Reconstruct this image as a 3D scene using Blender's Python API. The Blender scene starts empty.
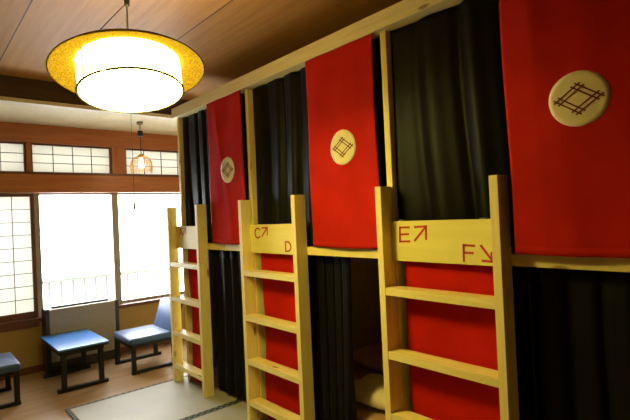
import bpy, bmesh, math, random
from mathutils import Vector, Matrix
random.seed(7)
S = bpy.context.scene
COL = S.collection
PI = math.pi

# ------------------------------------------------------------------ helpers
class MB:
    def __init__(s): s.bm = bmesh.new()
    def box(s, x0, x1, y0, y1, z0, z1, bev=0.0, rot=None, piv=None):
        t = bmesh.new()
        bmesh.ops.create_cube(t, size=1)
        for v in t.verts:
            v.co = Vector(((x0+x1)/2+v.co.x*(x1-x0), (y0+y1)/2+v.co.y*(y1-y0), (z0+z1)/2+v.co.z*(z1-z0)))
        if bev: bmesh.ops.bevel(t, geom=list(t.edges), offset=bev, segments=2, profile=.6, affect='EDGES')
        if rot is not None:
            p = Vector(piv)
            for v in t.verts: v.co = rot @ (v.co-p) + p
        s._merge(t); return s
    def _merge(s, t):
        me = bpy.data.meshes.new('tmp'); t.to_mesh(me); t.free(); s.bm.from_mesh(me); bpy.data.meshes.remove(me)
    def tube(s, pts, r, n=8, cap=True):
        pts = [Vector(p) for p in pts]; rings = []
        rs = r if isinstance(r, (list, tuple)) else [r]*len(pts)
        for i, p in enumerate(pts):
            d = (pts[min(i+1, len(pts)-1)]-pts[max(i-1, 0)]).normalized()
            a = d.orthogonal().normalized() if abs(d.z) < .9 else (Vector((1, 0, 0))-d*d.x).normalized()
            b = d.cross(a)
            rings.append([s.bm.verts.new(p+(a*math.cos(2*PI*k/n)+b*math.sin(2*PI*k/n))*rs[i]) for k in range(n)])
        for A, B in zip(rings, rings[1:]):
            for k in range(n): s.bm.faces.new((A[k], A[(k+1) % n], B[(k+1) % n], B[k]))
        if cap:
            s.bm.faces.new(rings[0][::-1]); s.bm.faces.new(rings[-1])
        return s
    def lathe(s, prof, c, n=48, M=None, close=False):
        rings = []
        for r, z in prof:
            ring = []
            for k in range(n):
                v = Vector((r*math.cos(2*PI*k/n), r*math.sin(2*PI*k/n), z))
                if M: v = M @ v
                ring.append(s.bm.verts.new(v+Vector(c)))
            rings.append(ring)
        pr = list(zip(rings, rings[1:]))
        if close: pr.append((rings[-1], rings[0]))
        for A, B in pr:
            for k in range(n): s.bm.faces.new((A[k], A[(k+1) % n], B[(k+1) % n], B[k]))
        if not close:
            s.bm.faces.new(rings[0][::-1]); s.bm.faces.new(rings[-1])
        return s
    def grid(s, fn, nu, nv):
        V = [[s.bm.verts.new(fn(i/nu, j/nv)) for j in range(nv+1)] for i in range(nu+1)]
        for i in range(nu):
            for j in range(nv): s.bm.faces.new((V[i][j], V[i+1][j], V[i+1][j+1], V[i][j+1]))
        return s
    def build(s, name, mat, parent=None, smooth=False, solid=0.0, seg=None):
        bmesh.ops.recalc_face_normals(s.bm, faces=s.bm.faces)
        me = bpy.data.meshes.new(name); 
        org = Vector((0, 0, 0))
        if parent is None:
            vs = [v.co for v in s.bm.verts]
            org = Vector(((min(v.x for v in vs)+max(v.x for v in vs))/2, (min(v.y for v in vs)+max(v.y for v in vs))/2, min(v.z for v in vs)))
            bmesh.ops.translate(s.bm, vec=-org, verts=s.bm.verts)
        s.bm.to_mesh(me); s.bm.free()
        o = bpy.data.objects.new(name, me); COL.objects.link(o)
        if parent is None: o.location = org
        else:
            o.parent = parent
            w = Vector((0, 0, 0)); p = parent
            while p: w += p.location; p = p.parent
            o.location = -w
        me.materials.append(mat)
        if smooth:
            for p in me.polygons: p.use_smooth = True
        if solid:
            m = o.modifiers.new('thickness', 'SOLIDIFY'); m.thickness = solid; m.offset = 0
        return o

def tag(o, label, cat, group=None, kind=None):
    o['label'] = label; o['category'] = cat
    if group: o['group'] = group
    if kind: o['kind'] = kind
    return o
def thing(name, loc, label, cat, group=None):
    o = bpy.data.objects.new(name, None); COL.objects.link(o); o.location = loc; o.empty_display_size = .05
    return tag(o, label, cat, group)
def structure(o): o['kind'] = 'structure'; return o
def struct_empty(name, loc):
    o = bpy.data.objects.new(name, None); COL.objects.link(o); o.location = loc; o['kind'] = 'structure'; return o

# ------------------------------------------------------------------ materials
def newmat(name):
    m = bpy.data.materials.new(name); m.use_nodes = True
    nt = m.node_tree; b = nt.nodes['Principled BSDF']
    return m, nt, b
def N(nt, t, **kw):
    n = nt.nodes.new(t)
    for k, v in kw.items():
        if k in n.inputs: n.inputs[k].default_value = v
        else: setattr(n, k, v)
    return n
def ramp(nt, fac, stops):
    r = nt.nodes.new('ShaderNodeValToRGB'); e = r.color_ramp.elements
    e[0].position, e[0].color = stops[0][0], (*stops[0][1], 1)
    e[1].position, e[1].color = stops[-1][0], (*stops[-1][1], 1)
    for p, c in stops[1:-1]:
        x = e.new(p); x.color = (*c, 1)
    nt.links.new(fac, r.inputs[0]); return r.outputs[0]
def coords(nt, scale, which='Object'):
    tc = nt.nodes.new('ShaderNodeTexCoord'); mp = nt.nodes.new('ShaderNodeMapping')
    mp.inputs['Scale'].default_value = scale
    nt.links.new(tc.outputs[which], mp.inputs[0]); return mp.outputs[0]
def bump(nt, b, h, strength=.2, dist=.002):
    n = N(nt, 'ShaderNodeBump', Strength=strength, Distance=dist)
    nt.links.new(h, n.inputs['Height']); nt.links.new(n.outputs[0], b.inputs['Normal'])
def wood(name, c0, c1, axis='z', rough=.45, knots=False, stretch=14, scale=3.0, coat=0.0, planks=None):
    m, nt, b = newmat(name)
    sc = {'x': (scale, scale*stretch, scale*stretch), 'y': (scale*stretch, scale, scale*stretch), 'z': (scale*stretch, scale*stretch, scale)}[axis]
    v = coords(nt, sc)
    n1 = N(nt, 'ShaderNodeTexNoise', Scale=1.0, Detail=5.0, Roughness=.6, Distortion=.6)
    nt.links.new(v, n1.inputs['Vector'])
    col = ramp(nt, n1.outputs['Fac'], [(.3, c0), (.7, c1)])
    if knots:
        kv = coords(nt, {'x': (3.0, 9, 9), 'y': (9, 3.0, 9), 'z': (9, 9, 3.0)}[axis])
        vo = N(nt, 'ShaderNodeTexVoronoi', Scale=1.0, Randomness=1.0)
        nt.links.new(kv, vo.inputs['Vector'])
        f = ramp(nt, vo.outputs['Distance'], [(.06, (1, 1, 1)), (.13, (0, 0, 0))])
        mx = N(nt, 'ShaderNodeMixRGB'); mx.inputs[2].default_value = (c0[0]*.45, c0[1]*.33, c0[2]*.3, 1)
        nt.links.new(f, mx.inputs[0]); nt.links.new(col, mx.inputs[1]); col = mx.outputs[0]
    if planks:
        # dark seam lines across one axis (true plank joints)
        ax, w, off = planks
        tc = nt.nodes.new('ShaderNodeTexCoord'); sp = nt.nodes.new('ShaderNodeSeparateXYZ'); nt.links.new(tc.outputs['Object'], sp.inputs[0])
        a = N(nt, 'ShaderNodeMath', operation='ADD'); a.inputs[1].default_value = off; nt.links.new(sp.outputs['XYZ'.index(ax.upper())], a.inputs[0])
        d = N(nt, 'ShaderNodeMath', operation='DIVIDE'); d.inputs[1].default_value = w; nt.links.new(a.outputs[0], d.inputs[0])
        fr = N(nt, 'ShaderNodeMath', operation='FRACT'); nt.links.new(d.outputs[0], fr.inputs[0])
        lt = N(nt, 'ShaderNodeMath', operation='LESS_THAN'); lt.inputs[1].default_value = .008/w; nt.links.new(fr.outputs[0], lt.inputs[0])
        mx = N(nt, 'ShaderNodeMixRGB'); mx.inputs[2].default_value = (.02, .012, .006, 1)
        nt.links.new(lt.outputs[0], mx.inputs[0]); nt.links.new(col, mx.inputs[1]); col = mx.outputs[0]
        fl = N(nt, 'ShaderNodeMath', operation='FLOOR'); nt.links.new(d.outputs[0], fl.inputs[0])
        wn = N(nt, 'ShaderNodeTexWhiteNoise', noise_dimensions='1D'); nt.links.new(fl.outputs[0], wn.inputs['W'])
        mr = N(nt, 'ShaderNodeMapRange'); mr.inputs['To Min'].default_value = .82; mr.inputs['To Max'].default_value = 1.12; nt.links.new(wn.outputs['Value'], mr.inputs['Value'])
        hs = N(nt, 'ShaderNodeHueSaturation'); nt.links.new(mr.outputs[0], hs.inputs['Value']); nt.links.new(col, hs.inputs['Color']); col = hs.outputs[0]
    nt.links.new(col, b.inputs['Base Color'])
    b.inputs['Roughness'].default_value = rough
    b.inputs['Specular IOR Level'].default_value = .25 if name == 'ceiling_veneer' else .5; b.inputs['Coat Weight'].default_value = coat; b.inputs['Coat Roughness'].default_value = .2
    bump(nt, b, n1.outputs['Fac'], .12, .002)
    return m
def cloth(name, c, rough=.8, sheen=.0, weave=900, var=.15, spec=.2):
    m, nt, b = newmat(name)
    v = coords(nt, (1, 1, 1))
    n = N(nt, 'ShaderNodeTexNoise', Scale=6.0, Detail=4.0); nt.links.new(v, n.inputs['Vector'])
    col = ramp(nt, n.outputs['Fac'], [(.3, tuple(x*(1-var) for x in c)), (.7, tuple(min(1, x*(1+var)) for x in c))])
    nt.links.new(col, b.inputs['Base Color']); b.inputs['Roughness'].default_value = rough
    b.inputs['Sheen Weight'].default_value = sheen; b.inputs['Specular IOR Level'].default_value = spec
    w = N(nt, 'ShaderNodeTexNoise', Scale=float(weave), Detail=2.0); nt.links.new(v, w.inputs['Vector'])
    bump(nt, b, w.outputs['Fac'], .15, .001)
    return m
def plain(name, c, rough=.6, metal=0.0, nscale=30, var=.06, spec=.5):
    m, nt, b = newmat(name)
    n = N(nt, 'ShaderNodeTexNoise', Scale=float(nscale), Detail=4.0); nt.links.new(coords(nt, (1, 1, 1)), n.inputs['Vector'])
    nt.links.new(ramp(nt, n.outputs['Fac'], [(.3, tuple(x*(1-var) for x in c)), (.7, tuple(min(1, x*(1+var)) for x in c))]), b.inputs['Base Color'])
    b.inputs['Roughness'].default_value = rough; b.inputs['Metallic'].default_value = metal; b.inputs['Specular IOR Level'].default_value = spec
    return m
def emit(name, c, s):
    m = bpy.data.materials.new(name); m.use_nodes = True; nt = m.node_tree; nt.nodes.clear()
    o = nt.nodes.new('ShaderNodeOutputMaterial'); e = nt.nodes.new('ShaderNodeEmission')
    e.inputs[0].default_value = (*c, 1); e.inputs[1].default_value = s; nt.links.new(e.outputs[0], o.inputs[0]); return m
def mix_shader(name, build):
    m = bpy.data.materials.new(name); m.use_nodes = True; nt = m.node_tree; nt.nodes.clear()
    o = nt.nodes.new('ShaderNodeOutputMaterial'); nt.links.new(build(nt), o.inputs[0]); return m

PINE0, PINE1 = (.71, .57, .19), (.83, .69, .29)
M = {}
M['pine_z'] = wood('pine_upright', PINE0, PINE1, 'z', .5, True)
M['pine_y'] = wood('pine_crosswise', PINE0, PINE1, 'y', .5, True)
M['pine_beam'] = wood('pine_beam', (.66, .56, .27), (.80, .70, .38), 'y', .5, True)
M['plywood'] = wood('board_pine', (.72, .62, .17), (.80, .70, .23), 'y', .5, False, 10, 2)
M['bunk_panel'] = wood('panel_pine', (.52, .38, .19), (.60, .45, .24), 'z', .6, False, 8, 2)
M['ceiling'] = wood('ceiling_veneer', (.42, .20, .042), (.56, .29, .075), 'y', .55, False, 20, 1.3, planks=('x', .91, .415))
M['beam'] = wood('red_brown_timber', (.32, .095, .022), (.46, .155, .04), 'x', .35, False, 12, 2)
M['beam_z'] = wood('red_brown_timber_upright', (.32, .095, .022), (.46, .155, .04), 'z', .35, False, 12, 2)
M['darkbeam'] = wood('dark_timber', (.045, .018, .008), (.075, .03, .012), 'x', .5, False, 12, 2)
M['sash'] = wood('sash_timber', (.10, .03, .012), (.16, .055, .02), 'z', .4, False, 12, 3)
M['lattice'] = plain('lattice_timber', (.05, .025, .015), .5)
M['alu'] = plain('bronze_aluminium', (.28, .25, .20), .45, .3)
M['plaster'] = plain('sand_plaster', (.17, .12, .065), .9, nscale=60)
M['ochre'] = plain('ochre_plaster', (.38, .25, .085), .9, nscale=80)
M['cream_ceiling'] = plain('cream_board', (.86, .78, .55), .8, nscale=20)
M['moulding'] = plain('pale_moulding', (.80, .74, .58), .5)
M['white_frame'] = plain('pale_frame', (.7, .66, .55), .5)
M['floor'] = wood('floor_boards', (.36, .22, .115), (.46, .30, .17), 'x', .27, False, 14, 1.5)
M['red'] = cloth('red_cotton', (.44, .014, .006), .85, .0, var=.10, spec=.06)
M['red2'] = cloth('red_panel_cotton', (.48, .012, .005), .85, .0, var=.12, spec=.06)
M['black'] = cloth('black_curtain_cloth', (.0040, .0038, .0026), .48, .0, var=.25, spec=.13)
M['emblem_cloth'] = cloth('cream_print', (.74, .64, .42), .85, var=.04)
M['emblem_ink'] = plain('crest_ink', (.13, .010, .008), .8)
M['paint'] = plain('red_paint', (.50, .03, .015), .6)
M['blue'] = cloth('blue_upholstery', (.022, .062, .18), .40, .15, var=.2, spec=.4)
M['blacklac'] = plain('black_lacquer', (.010, .008, .008), .5, spec=.25)
M['bluetop'] = plain('blue_table_lacquer', (.05, .20, .55), .22, spec=1.0)
M['heater'] = plain('greige_enamel', (.30, .26, .20), .45)
M['heaterdark'] = plain('dark_brown_enamel', (.03, .022, .016), .4)
M['cord'] = plain('black_cord', (.01, .01, .01), .6)
M['brass'] = plain('aged_metal', (.22, .19, .10), .5, .1)
M['linen'] = cloth('cream_pillow_cotton', (.70, .58, .36), .9)
M['futon'] = cloth('tan_futon_cotton', (.42, .26, .15), .9)
M['green'] = cloth('dark_green_blanket', (.05, .07, .03), .9)
M['rail_out'] = plain('grey_balcony_paint', (.20, .25, .26), .5)
M['concrete'] = plain('balcony_concrete', (.5, .5, .48), .9)
M['slat'] = plain('amber_slat', (.62, .34, .09), .5)
M['drum'] = emit('lit_drum_paper', (1.0, .84, .20), 30)
M['diffuser'] = emit('lit_diffuser_paper', (1.0, .84, .20), 74)
M['topglow'] = emit('lit_top_paper', (1.0, .80, .24), 20)
M['bulb'] = emit('lit_bulb', (1.0, .72, .36), 25)

def tatami_mat():
    m, nt, b = newmat('tatami_rush')
    v = coords(nt, (1, 1, 1)); 
    w = N(nt, 'ShaderNodeTexWave', Scale=90.0, Distortion=.4, bands_direction='Y'); nt.links.new(v, w.inputs['Vector'])
    n = N(nt, 'ShaderNodeTexNoise', Scale=3.0, Detail=3.0); nt.links.new(v, n.inputs['Vector'])
    c = ramp(nt, n.outputs['Fac'], [(.3, (.36, .34, .28)), (.7, (.42, .40, .33))])
    nt.links.new(c, b.inputs['Base Color']); b.inputs['Roughness'].default_value = .55; b.inputs['Specular IOR Level'].default_value = .3
    bump(nt, b, w.outputs['Fac'], .15, .001); return m
M['tatami'] = tatami_mat()
def heri():
    m, nt, b = newmat('tatami_border_cloth')
    ch = N(nt, 'ShaderNodeTexChecker', Scale=1.0); ch.inputs['Color1'].default_value = (.015, .03, .018, 1); ch.inputs['Color2'].default_value = (.12, .13, .09, 1)
    nt.links.new(coords(nt, (36, 36, 1)), ch.inputs['Vector']); nt.links.new(ch.outputs[0], b.inputs['Base Color']); b.inputs['Roughness'].default_value = .8
    return m
M['heri'] = heri()
def paper(name, trans, dif):
    def bl(nt):
        a = N(nt, 'ShaderNodeBsdfTranslucent'); a.inputs[0].default_value = (*trans, 1)
        d = N(nt, 'ShaderNodeBsdfDiffuse'); d.inputs[0].default_value = (*dif, 1)
        s = nt.nodes.new('ShaderNodeAddShader'); nt.links.new(a.outputs[0], s.inputs[0]); nt.links.new(d.outputs[0], s.inputs[1]); return s.outputs[0]
    return mix_shader(name, bl)
M['paper'] = paper('shoji_paper', (.26, .262, .245), (.45, .42, .33))
M['paper_hi'] = paper('transom_paper', (.23, .23, .21), (.4, .38, .32))
def glass():
    def bl(nt):
        t = N(nt, 'ShaderNodeBsdfTransparent'); g = N(nt, 'ShaderNodeBsdfGlossy', Roughness=.02)
        lw = N(nt, 'ShaderNodeLayerWeight', Blend=.5); pw = N(nt, 'ShaderNodeMath', operation='POWER'); pw.inputs[1].default_value = 5.0
        nt.links.new(lw.outputs['Facing'], pw.inputs[0])
        f = N(nt, 'ShaderNodeMath', operation='MULTIPLY_ADD'); f.inputs[1].default_value = .9; f.inputs[2].default_value = .03; nt.links.new(pw.outputs[0], f.inputs[0])
        x = nt.nodes.new('ShaderNodeMixShader')
        nt.links.new(f.outputs[0], x.inputs[0]); nt.links.new(t.outputs[0], x.inputs[1]); nt.links.new(g.outputs[0], x.inputs[2]); return x.outputs[0]
    return mix_shader('window_glass', bl)
M['glass'] = glass()
def rattan():
    def bl(nt):
        v = coords(nt, (1, 1, 1))
        vo = N(nt, 'ShaderNodeTexVoronoi', Scale=85.0, feature='DISTANCE_TO_EDGE'); nt.links.new(v, vo.inputs['Vector'])
        c = ramp(nt, vo.outputs['Distance'], [(.05, (.11, .072, .009)), (.25, (.06, .036, .0035))])
        d = N(nt, 'ShaderNodeBsdfDiffuse'); nt.links.new(c, d.inputs[0])
        t = N(nt, 'ShaderNodeBsdfTranslucent'); nt.links.new(c, t.inputs[0])
        a = nt.nodes.new('ShaderNodeAddShader'); nt.links.new(d.outputs[0], a.inputs[0]); nt.links.new(t.outputs[0], a.inputs[1])
        bp = N(nt, 'ShaderNodeBump', Strength=.8, Distance=.004); nt.links.new(vo.outputs['Distance'], bp.inputs['Height']); nt.links.new(bp.outputs[0], d.inputs['Normal'])
        return a.outputs[0]
    return mix_shader('netted_rattan', bl)
M['rattan'] = rattan()

# ------------------------------------------------------------------ setting
XL, XR, YB, YH, YW = -2.0, 3.95, -2.6, 4.6, 5.6
CZ, EZ = 2.78, 2.576
structure(MB().box(XL-.1, XR+.1, YB-.1, YW+.15, -.1, 0).build('floor', M['floor']))
structure(MB().box(XL-.1, XR+.1, YB-.1, YH, CZ, CZ+.05).build('ceiling', M['ceiling']))
structure(MB().box(XL-.1, XR+.1, YH+.1, YW+.02, EZ, EZ+.04).build('ceiling.001', M['cream_ceiling']))
structure(MB().box(XL, XR, YH, YH+.1, EZ+.03, CZ+.05).build('trim_1', M['darkbeam']))
structure(MB().box(XL, XR, YH-.012, YH+.112, EZ-.012, EZ+.022, .004).build('trim_2', M['moulding']))
structure(MB().box(XL-.1, XL, YB, YW+.15, 0, CZ).build('wall_left', M['plaster']))
structure(MB().box(XR, XR+.1, YB, YW+.15, 0, CZ).build('wall_right', M['plaster']))
structure(MB().box(XL-.1, XR+.1, YB-.1, YB, 0, CZ).build('wall_back', M['plaster']))
# window wall: lower wall, side pieces
w = MB(); w.box(XL, XR, YW, YW+.14, 0, .47); w.box(XL, .10, YW, YW+.14, .556, EZ); w.box(1.004, 2.85, YW, YW+.14, .47, .517); w.box(2.85, XR, YW, YW+.14, .47, EZ)
structure(w.build('wall_front', M['ochre']))
structure(MB().box(XL, XR, YW-.015, YW, 0, .07, .003).build('baseboard_front', M['sash']))
structure(MB().box(XL, 1.003, YW-.02, YW+.14, .47, .555, .004).build('trim_3', M['sash']))
structure(MB().box(1.004, 2.85, YW-.02, YW+.14, .518, .555, .004).build('trim_9', M['sash']))           # sill
structure(MB().box(XL, XR, YW-.03, YW+.14, 1.858, 2.065, .005).build('trim_4', M['beam']))          # lintel
structure(MB().box(XL, XR, YW-.03, YW+.14, 2.385, EZ, .005).build('trim_5', M['beam']))             # head beam
for i, (a, b) in enumerate(((.945, .988), (1.80, 1.955))):
    structure(MB().box(a, b, YW-.015, YW+.12, 2.065, 2.385, .004).build('trim_%d' % (6+i), M['beam_z']))
structure(MB().box(XL, 2.85, YW-.034, YW-.03, 2.05, 2.075, .001).build('trim_8', M['sash']))

def lattice_panel(name, x0, x1, z0, z1, y, nx, nz, frame, mp, bot=None, bar=.006):
    bot = frame if bot is None else bot
    r = struct_empty(name, ((x0+x1)/2, y, z0))
    f = MB()
    f.box(x0, x0+frame, y-.015, y+.015, z0, z1, .002); f.box(x1-frame, x1, y-.015, y+.015, z0, z1, .002)
    f.box(x0+frame, x1-frame, y-.014, y+.014, z1-frame, z1, .002); f.box(x0+frame, x1-frame, y-.014, y+.014, z0, z0+bot, .002)
    f.build('window_frame', M['sash'], r)
    g = MB(); a, b, c, d = x0+frame, x1-frame, z0+bot, z1-frame
    for k in range(1, nx):
        x = a+(b-a)*k/nx; g.box(x-bar/2, x+bar/2, y-.008, y+.004, c, d)
    for k in range(1, nz):
        z = c+(d-c)*k/nz; g.box(a, b, y-.009, y+.003, z-bar/2, z+bar/2)
    g.build('lattice', M['lattice'], r)
    MB().box(a, b, y+.005, y+.0065, c, d).build('paper', mp, r)
    return r
# shoji (left), two panes of glass, three transoms
lattice_panel('window_1', .12, 1.003, .556, 1.857, YW+.03, 5, 9, .036, M['paper'], .07)
def glass_window(name, x0, x1, z0, z1, y, fr):
    r = struct_empty(name, ((x0+x1)/2, y, z0)); f = MB()
    f.box(x0, x0+fr, y-.02, y+.02, z0, z1, .002); f.box(x1-fr, x1, y-.02, y+.02, z0, z1, .002)
    f.box(x0+fr, x1-fr, y-.02, y+.02, z1-.02, z1, .002); f.box(x0+fr, x1-fr, y-.02, y+.02, z0, z0+.03, .002)
    f.build('window_frame', M['alu'], r)
    MB().box(x0+fr, x1-fr, y-.002, y+.002, z0+.03, z1-.02).build('pane', M['glass'], r)
    return r
glass_window('window_2', .985, 1.872, .556, 1.858, YW+.075, .075)
glass_window('window_3', 1.80, 2.85, .556, 1.858, YW+.118, .075)
lattice_panel('window_4', .10, .945, 2.066, 2.3845, YW+.03, 4, 3, .018, M['paper_hi'])
lattice_panel('window_5', .988, 1.80, 2.066, 2.3845, YW+.03, 4, 3, .018, M['paper_hi'])
lattice_panel('window_6', 1.955, 2.85, 2.066, 2.3845, YW+.03, 4, 3, .018, M['paper_hi'])
# outside: balcony slab and railing
structure(MB().box(XL, XR, YW+.16, 6.9, -.12, -.02).build('balcony_slab', M['concrete']))
rl = thing('balcony_railing', (1.9, 6.6, -.02), 'pale grey metal balcony railing seen beyond the bright window glass', 'railing')
MB().box(-.6, 4.4, 6.57, 6.63, .79, .835, .008).build('top_rail', M['rail_out'], rl)
MB().box(-.6, 4.4, 6.58, 6.62, .06, .09, .004).build('bottom_rail', M['rail_out'], rl)
for k in range(18):
    x = .62+.137*k; MB().box(x-.017, x+.017, 6.59, 6.61, .09, .79).build('baluster', M['rail_out'], rl)
for x in (-.58, 4.38): MB().box(x-.02, x+.02, 6.58, 6.62, -.02, .79).build('post', M['rail_out'], rl)

# ------------------------------------------------------------------ tatami mats
def tatami(x0, x1, y0, y1, label):
    r = thing('tatami_mat', ((x0+x1)/2, (y0+y1)/2, 0), label, 'tatami mat', 'tatami mats')
    MB().box(x0+.0305, x1-.001, y0+.03, y1-.03, 0.0, .012, .002).build('rush_surface', M['tatami'], r)
    for a, b in ((y0, y0+.031), (y1-.031, y1)):
        MB().box(x0, x1, a, b, 0.0, .0135, .002).build('border', M['heri'], r)
    MB().box(x0, x0+.03, y0+.0315, y1-.0315, 0.0, .0135, .002).build('border', M['heri'], r)
tatami(.92, 2.004, 3.33, 4.25, 'pale rush tatami mat with dark dotted edge, before the ladder nearest the window')
tatami(.92, 2.004, 2.40, 3.325, 'pale rush tatami mat beside the middle ladder marked C and D')
tatami(.92, 2.004, 1.47, 2.395, 'pale rush tatami mat below the opening with the half open curtain')
# ------------------------------------------------------------------ bunk frame
XP0, XP1 = 1.915, 2.004
POSTS = [4.06, 2.890, 1.570, .262]       # low-y face of every post, 38 mm wide
bf = thing('bunk_bed_frame', (2.9, 2.2, 0), 'long pale pine bunk bed frame with posts, top beam and deck rails', 'bunk bed')
MB().box(1.878, 1.967, .15, 4.12, 2.45, 2.54, .002).build('top_beam', M['pine_beam'], bf)
for y in POSTS: MB().box(XP0, XP1, y, y+.038, 0.014, 2.45, .002).build('post', M['pine_z'], bf)
for a, b in zip(POSTS[1:], POSTS): MB().box(1.912, 1.95, a+.039, b-.001, 1.245, 1.295, .002).build('deck_rail', M['pine_y'], bf)
for a, b in zip(POSTS[1:], POSTS):
    MB().box(2.03, 3.94, a+.03, b+.008, 1.25, 1.285).build('upper_deck', M['bunk_panel'], bf)
    MB().box(2.06, 3.94, a+.03, b+.008, .0, .16).build('lower_deck', M['bunk_panel'], bf)
for y in POSTS: MB().box(2.006, 3.94, y+.009, y+.029, 0.0, 2.45).build('partition', M['bunk_panel'], bf)
MB().box(1.97, 3.94, .27, 4.08, 2.553, 2.57).build('roof_panel', M['bunk_panel'], bf)

# ------------------------------------------------------------------ ladders
LX0, LX1 = 1.82, 1.909
def strokes(mb, polys, x=1.8885, wdt=.010):
    for pl in polys:
        for (y0, z0), (y1, z1) in zip(pl, pl[1:]):
            d = Vector((0, y1-y0, z1-z0)); L = d.length; d.normalize(); n = Vector((0, -d.z, d.y))*wdt/2
            a = Vector((x, y0, z0))-d*wdt*.4; b = Vector((x, y1, z1))+d*wdt*.4
            vs = [a+n, b+n, b-n, a-n]
            t = [mb.bm.verts.new(v+Vector((-.0006, random.uniform(-.0008, .0008), 0))) for v in vs]; u = [mb.bm.verts.new(v+Vector((.0013, 0, 0))) for v in vs]
            mb.bm.faces.new(t); mb.bm.faces.new(u[::-1])
            for k in range(4): mb.bm.faces.new((t[k], u[k], u[(k+1) % 4], t[(k+1) % 4]))
def arc(cy, cz, ry, rz, a0, a1, n=10):
    return [(cy-ry*math.cos(math.radians(a0+(a1-a0)*k/n)), cz+rz*math.sin(math.radians(a0+(a1-a0)*k/n))) for k in range(n+1)]
def ladder(ya, yb, label, letters, rungs=(1.112, .792, .473, .172)):
    # ya: low-y outside face, yb: high-y outside face
    r = thing('bunk_ladder', ((LX0+LX1)/2, (ya+yb)/2, .0135), label, 'ladder', 'bunk ladders')
    for a in (ya, yb-.038): MB().box(LX0, LX1, a, a+.038, .0135, 1.628, .002).build('side_rail', M['pine_z'], r)
    for z in rungs: MB().box(LX0+.002, LX1, ya+.0385, yb-.0385, z-.04, z, .002).build('rung', M['pine_y'], r)
    b = MB().box(1.890, 1.9085, ya+.0385, yb-.0385, 1.243, 1.446, .0015).build('sign_board', M['plywood'], r)
    for t, p in letters:
        m = MB(); strokes(m, p); o = m.build('letter' if len(t) == 1 else 'arrow', M['paint'], b); o['label'] = 'red painted ' + ('letter ' + t if len(t) == 1 else t)
    for y in (ya+.11, yb-.11):
        MB().box(1.884, 1.9085, y-.014, y+.014, 1.4465, 1.452, .001).build('hook', M['brass'], b)
    return r
E_ = [[(1.456, 1.414), (1.514, 1.414), (1.516, 1.342), (1.457, 1.344)], [(1.515, 1.378), (1.462, 1.380)]]
EA = [[(1.424, 1.349), (1.354, 1.418)], [(1.420, 1.415), (1.354, 1.418), (1.357, 1.356)]]
F_ = [[(1.103, 1.329), (1.157, 1.331), (1.158, 1.259)], [(1.156, 1.297), (1.112, 1.296)]]
FA = [[(1.070, 1.330), (1.022, 1.268)], [(1.066, 1.264), (1.022, 1.262), (1.022, 1.300)]]
C_ = [arc(2.800, 1.385, .036, .034, 45, -45+0, 1)[:0] + [(2.800-.036*math.cos(math.radians(t)), 1.385+.034*math.sin(math.radians(t))) for t in range(45, 316, 15)]]
CA = [[(2.748, 1.362), (2.680, 1.424)], [(2.744, 1.421), (2.680, 1.424), (2.684, 1.372)]]
D_ = [[(2.478, 1.328), (2.478, 1.264)], [(2.480, 1.328), (2.446, 1.326), (2.426, 1.310), (2.422, 1.296), (2.426, 1.280), (2.446, 1.266), (2.480, 1.264)]]
DA = [[(2.385, 1.325), (2.335, 1.272)], [(2.375, 1.268), (2.335, 1.270), (2.334, 1.305)]]
A_ = [[(4.082, 1.360), (4.052, 1.430), (4.020, 1.362)], [(4.070, 1.386), (4.034, 1.386)]]
AA = [[(4.012, 1.372), (3.952, 1.432)], [(4.010, 1.430), (3.952, 1.432), (3.954, 1.380)]]
ladder(3.585, 4.200, 'pine bunk ladder nearest the window, its board marked with a red letter A', [('A', A_), ('arrow pointing up', AA)], (1.120, .800, .485, .185))
ladder(2.278, 2.938, 'pine bunk ladder in the middle, its board marked with red C and D', [('C', C_), ('arrow pointing up', CA), ('D', D_), ('arrow pointing down', DA)], (1.120, .795, .478, .182))
ladder(.945, 1.610, 'pine bunk ladder nearest the viewer, its board marked with red E and F', [('E', E_), ('arrow pointing up', EA), ('F', F_), ('arrow pointing down', FA)], (1.112, .788, .473, .172))

# ------------------------------------------------------------------ textiles
def banner_fn(yl, yr, seed, crease, turn=0.0):
    r = random.Random(seed); ph = [r.uniform(0, 6) for _ in range(6)]
    def f(u, v):      # u 0..1 from high y to low y; v 0 bottom .. 1 top
        y = yl+(yr-yl)*u
        x = 1.889+.0035*math.sin(u*7+ph[0]+v*2)*(1-.4*v)+.0025*math.sin(u*13+ph[1]-v*3.5)
        d = u-(.22+.45*(1-v)*crease); x += -.006*crease*math.exp(-(d/.07)**2)*min(1, (1-v)*6+.3)
        x += turn*min(1, (1-v)*9)*(((u-.22)*.11 if u > .22 else (.22-u)*.10)*(.45+.55*v)-.088*(.4+.6*v))
        x += .004*math.sin(v*9+ph[2]+u*4)*(1-v)
        z = 1.304+(2.4495-1.304)*v - .006*math.sin(u*PI)*(1-v)
        y += .004*math.sin(v*5+ph[3])*(1 if u > .5 else -1)*abs(u-.5)*2
        return Vector((x, y, z))
    return f
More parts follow.
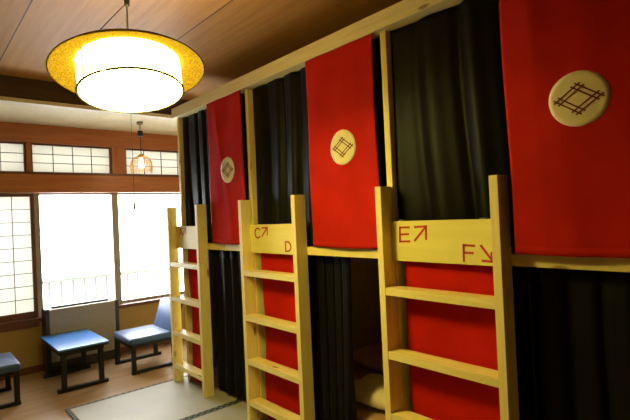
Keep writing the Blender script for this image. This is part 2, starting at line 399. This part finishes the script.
def banner(yl, yr, seed, crease, label, shift=0.0, turn=0.0):
    f = banner_fn(yl, yr, seed, crease, turn)
    r = thing('hanging_banner', (1.889, (yl+yr)/2, 1.304), label, 'banner', 'red banners')
    MB().grid(f, 40, 60).build('cloth', M['red'], r, True, .003)
    MB().grid(lambda u, v: f(u, v*.028)+Vector((-.0026, 0, 0)), 40, 2).build('bottom_hem', M['red'], r, True, .002)
    W, Hh = abs(yr-yl), 1.1455; cv = (1.880-1.304)/Hh; R = .1
    def onb(a, b, off):    # a to the right, b up, metres from the emblem centre
        p = f(.5+(a+shift)/W, cv+b/Hh); return p+Vector((off, 0, 0))
    m = MB(); n = 40; rings = [[m.bm.verts.new(onb(R*q/6*math.cos(2*PI*k/n), R*q/6*math.sin(2*PI*k/n), -.0028)) for k in range(n)] for q in range(1, 7)]
    m.bm.faces.new(rings[0])
    for A, B in zip(rings, rings[1:]):
        for k in range(n): m.bm.faces.new((A[k], A[(k+1) % n], B[(k+1) % n], B[k]))
    e = m.build('emblem', M['emblem_cloth'], r, True, .001); e['label'] = 'cream disc with a crossed double line lozenge crest'
    m = MB()
    hw, hh = .072, .051
    dv = Vector((hw, hh)).normalized()
    def bar(p, q, w=.0052):
        d = (q-p).normalized(); nn = Vector((-d.y, d.x))*w/2; N_ = 5
        top = [m.bm.verts.new(onb(*(p+(q-p)*k/N_+nn), -.0045)) for k in range(N_+1)]; bt = [m.bm.verts.new(onb(*(p+(q-p)*k/N_-nn), -.0045)) for k in range(N_+1)]
        for k in range(N_): m.bm.faces.new((top[k], top[k+1], bt[k+1], bt[k]))
    for s1 in (1, -1):
        for sc in (1.0, .62):
            for s2 in (1, -1):      # edges of nested lozenges, drawn past the corners
                T = Vector((0, s2*hh*sc)); Rr = Vector((s1*s2*hw*sc, 0)); d = (Rr-T).normalized()
                ext = .012 if sc == 1.0 else .030
                bar(T-d*ext*.9, Rr+d*ext*.9)
    m.build('crest', M['emblem_ink'], e, False, .0008)
    return r
banner(3.466, 2.947, 3, 1.0, 'red banner with cream crest disc nearest the window, slanting crease at top', .035)
banner(2.195, 1.640, 8, .0, 'red banner with cream crest disc hanging in the middle, brightly lit', .02)
banner(.908, .372, 15, .5, 'red banner with cream crest disc nearest the viewer, mostly in shadow', .003, .8)

def drape(name, y0, y1, xc, z0, z1, folds, amp, seed, label, group, gather=0.0, flare=0.0, puddle=0.0, ruffle=False, y0b=None, y1b=None):
    r = random.Random(seed); ph = r.uniform(0, 6); ps = [r.uniform(0, 6) for _ in range(4)]
    y0b = y0 if y0b is None else y0b; y1b = y1 if y1b is None else y1b
    warp = [r.uniform(-.35, .35) for _ in range(3)]
    def f(u, v):
        w = u+.06*warp[0]*math.sin(2*PI*u+ps[0])+.04*warp[1]*math.sin(4*PI*u+ps[1])
        t = 2*PI*folds*w+ph+1.3*math.sin(2.4*v+ps[2]+2.5*u)*(1-v)
        k = v if not ruffle else min(1, v/.9)
        a = amp*(.55+.45*(1-k))*(.7+.3*math.sin(2*PI*u*1.7+ps[3]))
        x = xc+a*(math.sin(t)+.35*math.sin(2*t+ps[1]))
        yy0 = y0b+(y0-y0b)*k; yy1 = y1b+(y1-y1b)*k
        y = yy0+(yy1-yy0)*u+amp*.35*math.cos(t)
        if ruffle and v > .94: x = xc+(x-xc)*(1.0 if v > .975 else .55)
        z = z0+(z1-z0)*v
        if puddle and v < .22:
            q = (.22-v)/.22; x += puddle*q*q*math.sin(PI*q)*.9*(.6+.4*math.sin(t)); z += puddle*.7*q*q*abs(math.sin(t*.5+1.2))
        if v < .02: z += .006*math.sin(t*.5+ps[0])
        return Vector((x, y, z))
    nu = int(folds*14)
    o = MB().grid(f, nu, 44).build(name, M['black'], None, True, .003)
    return tag(o, label, 'curtain', group)
UG, LG = 'upper bunk curtains', 'lower bunk curtains'
def bay(i): return POSTS[i+1]+.05, POSTS[i]-.012
for i, lab in enumerate(('black upper bunk curtain nearest the window, behind the ladder marked A', 'black upper bunk curtain in the middle, above the C and D board', 'black upper bunk curtain nearest the viewer, sagging behind the E and F board')):
    a, b = bay(i)
    drape('upper_curtain', a, b, 1.958, 1.300, 2.449, 7 if i < 2 else 6, .026, 20+i, lab, UG, puddle=.03 if i == 2 else 0)
drape('lower_curtain', 2.94, 3.665, 1.996, .045, 1.243, 5, .030, 31, 'black lower bunk curtain drawn shut, between the ladders marked A and C', LG, ruffle=True, y1b=3.665, y0b=2.94)
drape('lower_curtain', 2.00, 2.40, 1.996, .045, 1.243, 5, .032, 35, 'black lower bunk curtain bunched half open beside a dark bed opening', LG, ruffle=True, y0b=2.04)
drape('lower_curtain', .32, .925, 1.996, .045, 1.243, 5, .030, 38, 'black lower bunk curtain at right, below the banner nearest the viewer', LG, ruffle=True)

def panel(ya, yb, seed, label):
    r = random.Random(seed); p = [r.uniform(0, 6) for _ in range(5)]
    def f(u, v):
        x = 1.944+.005*math.sin(u*5+p[0]+v*6)+.004*math.sin(v*11+p[1]-u*3)+.003*math.sin(u*9+p[2])
        return Vector((x, ya+(yb-ya)*u+.006*math.sin(v*6+p[3]), .03+(1.243-.03)*v))
    return tag(MB().grid(f, 30, 60).build('red_cloth_panel', M['red2'], None, True, .003), label, 'cloth panel', 'red cloths behind the ladders')
panel(3.675, 4.03, 1, 'red cloth panel hung behind the ladder marked A, nearest the window')
panel(2.335, 2.848, 2, 'red cloth panel hung behind the middle ladder marked C and D')
panel(.975, 1.528, 3, 'red cloth panel hung behind the nearest ladder marked E and F')

# ------------------------------------------------------------------ bedding in the open lower bunk
def soft(name, x0, x1, y0, y1, z0, z1, mat, label, cat, seed, lump=.012, rz=0):
    r = random.Random(seed); t = bmesh.new(); bmesh.ops.create_cube(t, size=1)
    bmesh.ops.subdivide_edges(t, edges=list(t.edges), cuts=7, use_grid_fill=True)
    for v in t.verts:
        a, b, c = v.co*2
        k = (1-.35*abs(a)**4)*(1-.35*abs(b)**4) if cat == 'pillow' else (1-.10*abs(a)**6)*(1-.10*abs(b)**6)
        cc = c*k; m = 1-.12*abs(c)**2
        zz = (cc+1)/2 if cat == 'pillow' else max(0, (cc+1)/2-(0 if c > 0 else 0))
        n = math.sin(a*5+seed)*math.sin(b*4+seed*2)*lump*(c > 0)
        x = (x0+x1)/2+a*m*(x1-x0)/2; y = (y0+y1)/2+b*m*(y1-y0)/2
        v.co = Vector((x, y, z0+max(0, zz)*(z1-z0)+n))
    zm = min(v.co.z for v in t.verts)
    for v in t.verts: v.co.z -= zm-z0-.0005
    mb = MB(); mb._merge(t)
    o = mb.build(name, mat, None, True); m = o.modifiers.new('soften', 'SUBSURF'); m.levels = 1; m.render_levels = 2
    return tag(o, label, cat)
soft('futon', 2.09, 3.85, 1.66, 2.86, .16, .25, M['futon'], 'tan futon mattress on the lower bunk floor behind the half open curtain', 'futon', 2)
soft('pillow', 2.14, 2.48, 1.86, 2.28, .25, .39, M['linen'], 'cream pillow on the tan futon in the lower bunk', 'pillow', 5)
soft('blanket', 2.62, 3.5, 1.75, 2.7, .262, .42, M['futon'], 'folded brown blanket behind the cream pillow in the lower bunk', 'blanket', 9, .03)

# ------------------------------------------------------------------ main pendant lamp
LC = Vector((.7744, 2.0955, 2.083)); KS = 1.1; RD = .200; RB = .2985; HD = .128      # KS scales the lamp
nrm = Vector((.02, .20, 1)).normalized()
TL = Vector((0, 0, 1)).rotation_difference(nrm).to_matrix()      # the lamp hangs aslant, its near side pulled up
P = lambda x, y, z: LC+TL @ (Vector((x, y, z))*KS)
TS = TL @ Matrix.Diagonal((KS, KS, KS))
lp = thing('pendant_lamp', LC, 'large glowing round pendant lamp with netted golden rattan brim', 'lamp')
MB().lathe([(RD, .004), (RD, HD)], LC, 56, TS).build('drum_shade', M['drum'], lp, True)
MB().lathe([(RD-.004, .001), (RD-.004, .003)], LC, 56, TS).build('diffuser', M['diffuser'], lp)
for zz in (.002, HD+.002): MB().tube([P(math.cos(2*PI*k/56)*(RD+.002), math.sin(2*PI*k/56)*(RD+.002), zz) for k in range(57)], .0055, 6, False).build('hoop', M['brass'], lp, True)
prof = [(RD+.004, .131), (.225, .129), (.255, .121), (.280, .111), (RB, .096), (RB+.003, .091), (RB-.002, .090), (RB-.006, .094), (.276, .106), (.252, .115), (.225, .122), (RD+.004, .125)]
br = MB().lathe(prof, LC, 72, TS, True).build('brim', M['rattan'], lp, True); br['label'] = 'netted golden rattan brim'
for a in (-62, -166, 80, 10): 
    c_, s_ = math.cos(math.radians(a)), math.sin(math.radians(a))
    MB().tube([P(c_*(RD+.003), s_*(RD+.003), 0), P(c_*(RD+.003), s_*(RD+.003), HD)], .0032, 6).build('frame_wire', M['cord'], lp)
KN = P(0, 0, HD+.002); KN = Vector((KN.x, KN.y, 2.50))
cd = MB().tube([P(0, 0, HD+.004), KN, KN+Vector((0, 0, CZ-.03-KN.z))], .003, 8).build('electric_cord', M['cord'], lp)
MB().lathe([(.004, -.02), (.012, -.015), (.012, .015), (.004, .02)], KN, 12).build('cord_adjuster', M['cord'], lp, True)
for a in (-128, 75):
    c_, s_ = math.cos(math.radians(a)), math.sin(math.radians(a))
    MB().tube([KN, P(c_*.29, s_*.29, .106)], .0022, 6).build('hanging_cord', M['cord'], lp)
MB().tube([P(0, 0, HD+.001), P(0, 0, HD+.006)], (RD-.004)*KS, 40).build('top_diffuser', M['topglow'], lp)
MB().lathe([(.02, 0), (.05, .008), (.055, .0295)], Vector((KN.x, KN.y, CZ-.03)), 24).build('ceiling_rose', M['brass'], lp, True)
PC = LC+Vector((-.008, .006, 0))
pc = MB().tube([PC, Vector((PC.x, PC.y, 1.59))], .0011, 6).build('pull_cord', M['cord'], lp)
MB().lathe([(.003, 0), (.0055, .004), (.0055, .03), (.003, .034)], Vector((PC.x, PC.y, 1.556)), 10).build('pull_weight', M['cord'], pc, True)

# ------------------------------------------------------------------ small pendant lamp by the window
SC = Vector((1.905, 4.975, 0))
sl = thing('small_pendant_lamp', (SC.x, SC.y, 2.02), 'small amber slatted pendant lamp hanging before the transom windows', 'lamp')
MB().lathe([(.03, EZ-.028), (.032, EZ-.006), (.036, EZ-.0005)], SC, 20).build('ceiling_rose', M['brass'], sl, True)
MB().tube([SC+Vector((0, 0, EZ-.028)), SC+Vector((0, 0, 2.22))], .004, 8).build('cord', M['cord'], sl)
MB().lathe([(.022, 2.42), (.028, 2.425), (.028, 2.475), (.022, 2.48)], SC, 16).build('cord_adjuster', M['cord'], sl, True)
MB().lathe([(.024, 2.19), (.034, 2.20), (.034, 2.215), (.012, 2.235)], SC, 16).build('cap', M['slat'], sl, True)
m = MB()
for k in range(22):
    d = Vector((math.cos(2*PI*k/22), math.sin(2*PI*k/22), 0))
    m.tube([SC+d*.034+Vector((0, 0, 2.205)), SC+d*.072+Vector((0, 0, 2.19)), SC+d*.104+Vector((0, 0, 2.15)), SC+d*.112+Vector((0, 0, 2.09)), SC+d*.104+Vector((0, 0, 2.03))], .0032, 5)
m.build('slatted_shade', M['slat'], sl, True)
m = MB()
for zz, rr in ((2.15, .100), (2.06, .106)): m.tube([SC+Vector((math.cos(2*PI*k/30)*rr, math.sin(2*PI*k/30)*rr, zz)) for k in range(31)], .0025, 5, False)
m.build('shade_hoop', M['slat'], sl)
MB().lathe([(.004, 2.075), (.022, 2.083), (.03, 2.105), (.027, 2.13), (.014, 2.16), (.013, 2.19)], SC, 20).build('bulb', M['bulb'], sl, True)

# ------------------------------------------------------------------ engawa furniture
t = thing('low_table', (1.185, 5.0, 0), 'low blue topped table on black sled legs before the window', 'table')
MB().box(.968, 1.402, 4.645, 5.395, .383, .401, .004).build('table_top', M['bluetop'], t)
MB().box(.972, 1.398, 4.649, 5.391, .366, .3835, .003).build('top_edge', M['blacklac'], t)
MB().box(1.0, 1.37, 4.70, 5.33, .325, .366, .003).build('apron', M['blacklac'], t)
for y in (4.70, 5.29):
    for x in (1.005, 1.325): MB().box(x, x+.04, y, y+.045, .035, .325, .003).build('leg', M['blacklac'], t)
    MB().box(.968, 1.402, y-.003, y+.048, 0.0, .035, .006).build('runner', M['blacklac'], t)

def chair(cx, cy, sgn, label):
    # sgn +1: front edge towards -x (the right hand chair)
    r = thing('low_chair', (cx, cy, 0), label, 'chair', 'low blue chairs')
    X = lambda a: cx+sgn*a
    bx = lambda mb, a0, a1, y0, y1, z0, z1, bev: mb.box(min(X(a0), X(a1)), max(X(a0), X(a1)), cy+y0, cy+y1, z0, z1, bev)
    # seat cushion: rounded pad
    m = MB(); bx(m, -.24, .20, -.265, .265, .285, .352, .026); m.build('seat', M['blue'], r, True)
    m = MB(); bx(m, -.225, .235, -.25, .25, .258, .286, .003); m.build('seat_frame', M['blacklac'], r)
    for s in (-1, 1):
        y0, y1 = (-.262, -.225) if s < 0 else (.225, .262)
        m = MB(); bx(m, -.225, -.185, y0, y1, .03, .286, .003); m.build('leg', M['blacklac'], r)
        m = MB(); bx(m, .19, .23, y0, y1, .03, .286, .003); m.build('leg', M['blacklac'], r)
        m = MB(); bx(m, -.23, .27, y0, y1, 0, .031, .004); m.build('runner', M['blacklac'], r)
    rot = Matrix.Rotation(sgn*math.radians(19), 3, 'Y'); piv = (X(.18), cy, .30)
    m = MB(); a0, a1 = sorted((X(.175), X(.22))); m.box(a0, a1, cy-.24, cy+.24, .345, .66, .02, rot, piv); m.build('backrest', M['blue'], r, True)
    for y0 in (-.262, .244):
        m = MB(); a0, a1 = sorted((X(.185), X(.215))); m.box(a0, a1, cy+y0, cy+y0+.018, .27, .675, .003, rot, piv); m.build('back_post', M['blacklac'], r)
    return r
chair(1.852, 4.955, 1, 'low blue upholstered chair right of the table, by the window side ladder')
chair(.455, 4.955, -1, 'low blue upholstered chair at the left edge, facing the table')

h = thing('convector_heater', (1.375, 5.49, 0), 'low greige convector heater with dark ends under the window', 'heater')
MB().box(1.062, 1.710, 5.405, 5.575, .11, .648, .004).build('front_panel', M['heater'], h)
MB().box(1.10, 1.66, 5.47, 5.57, .6485, .668, .003).build('top_grille', M['heaterdark'], h)
for x in (1.024, 1.7105): MB().box(x, x+.037, 5.40, 5.58, 0.0, .655, .004).build('end_panel', M['heaterdark'], h)
MB().box(1.063, 1.709, 5.44, 5.57, 0.0, .109, .003).build('plinth', M['heaterdark'], h)

# ------------------------------------------------------------------ light
wd = bpy.data.worlds.new('sky'); S.world = wd; wd.use_nodes = True
bg = wd.node_tree.nodes['Background']; bg.inputs[0].default_value = (.92, .97, 1.0, 1); bg.inputs[1].default_value = 18.0
la = bpy.data.lights.new('window_portal', 'AREA'); la.shape = 'RECTANGLE'; la.size = 2.7; la.size_y = 1.85; la.cycles.is_portal = True
lo = bpy.data.objects.new('window_portal', la); COL.objects.link(lo); lo.location = (1.47, 5.78, 1.47); lo.rotation_euler = (-PI/2, 0, 0)

# ------------------------------------------------------------------ camera
cam = bpy.data.cameras.new('camera'); co = bpy.data.objects.new('camera', cam); COL.objects.link(co); S.camera = co
fpx = 467.12; cam.sensor_width = 36; cam.lens = fpx/630*36; cam.clip_start = .02
def dirpx(px, py): return Vector((px-315, -(py-210), -fpx)).normalized()
vy = dirpx(-92, 233); vx = dirpx(850, 190); vx = (vx-vy*vx.dot(vy)).normalized(); vz = vx.cross(vy)
Rm = Matrix((vx, vy, vz))       # camera space -> world
co.matrix_world = Matrix.Translation((0, 0, 1.5)) @ Rm.to_4x4()

S.view_settings.view_transform = 'Standard'; S.view_settings.look = 'None'; S.view_settings.gamma = 1; S.view_settings.use_curve_mapping = False
S.view_settings.exposure = 0.0
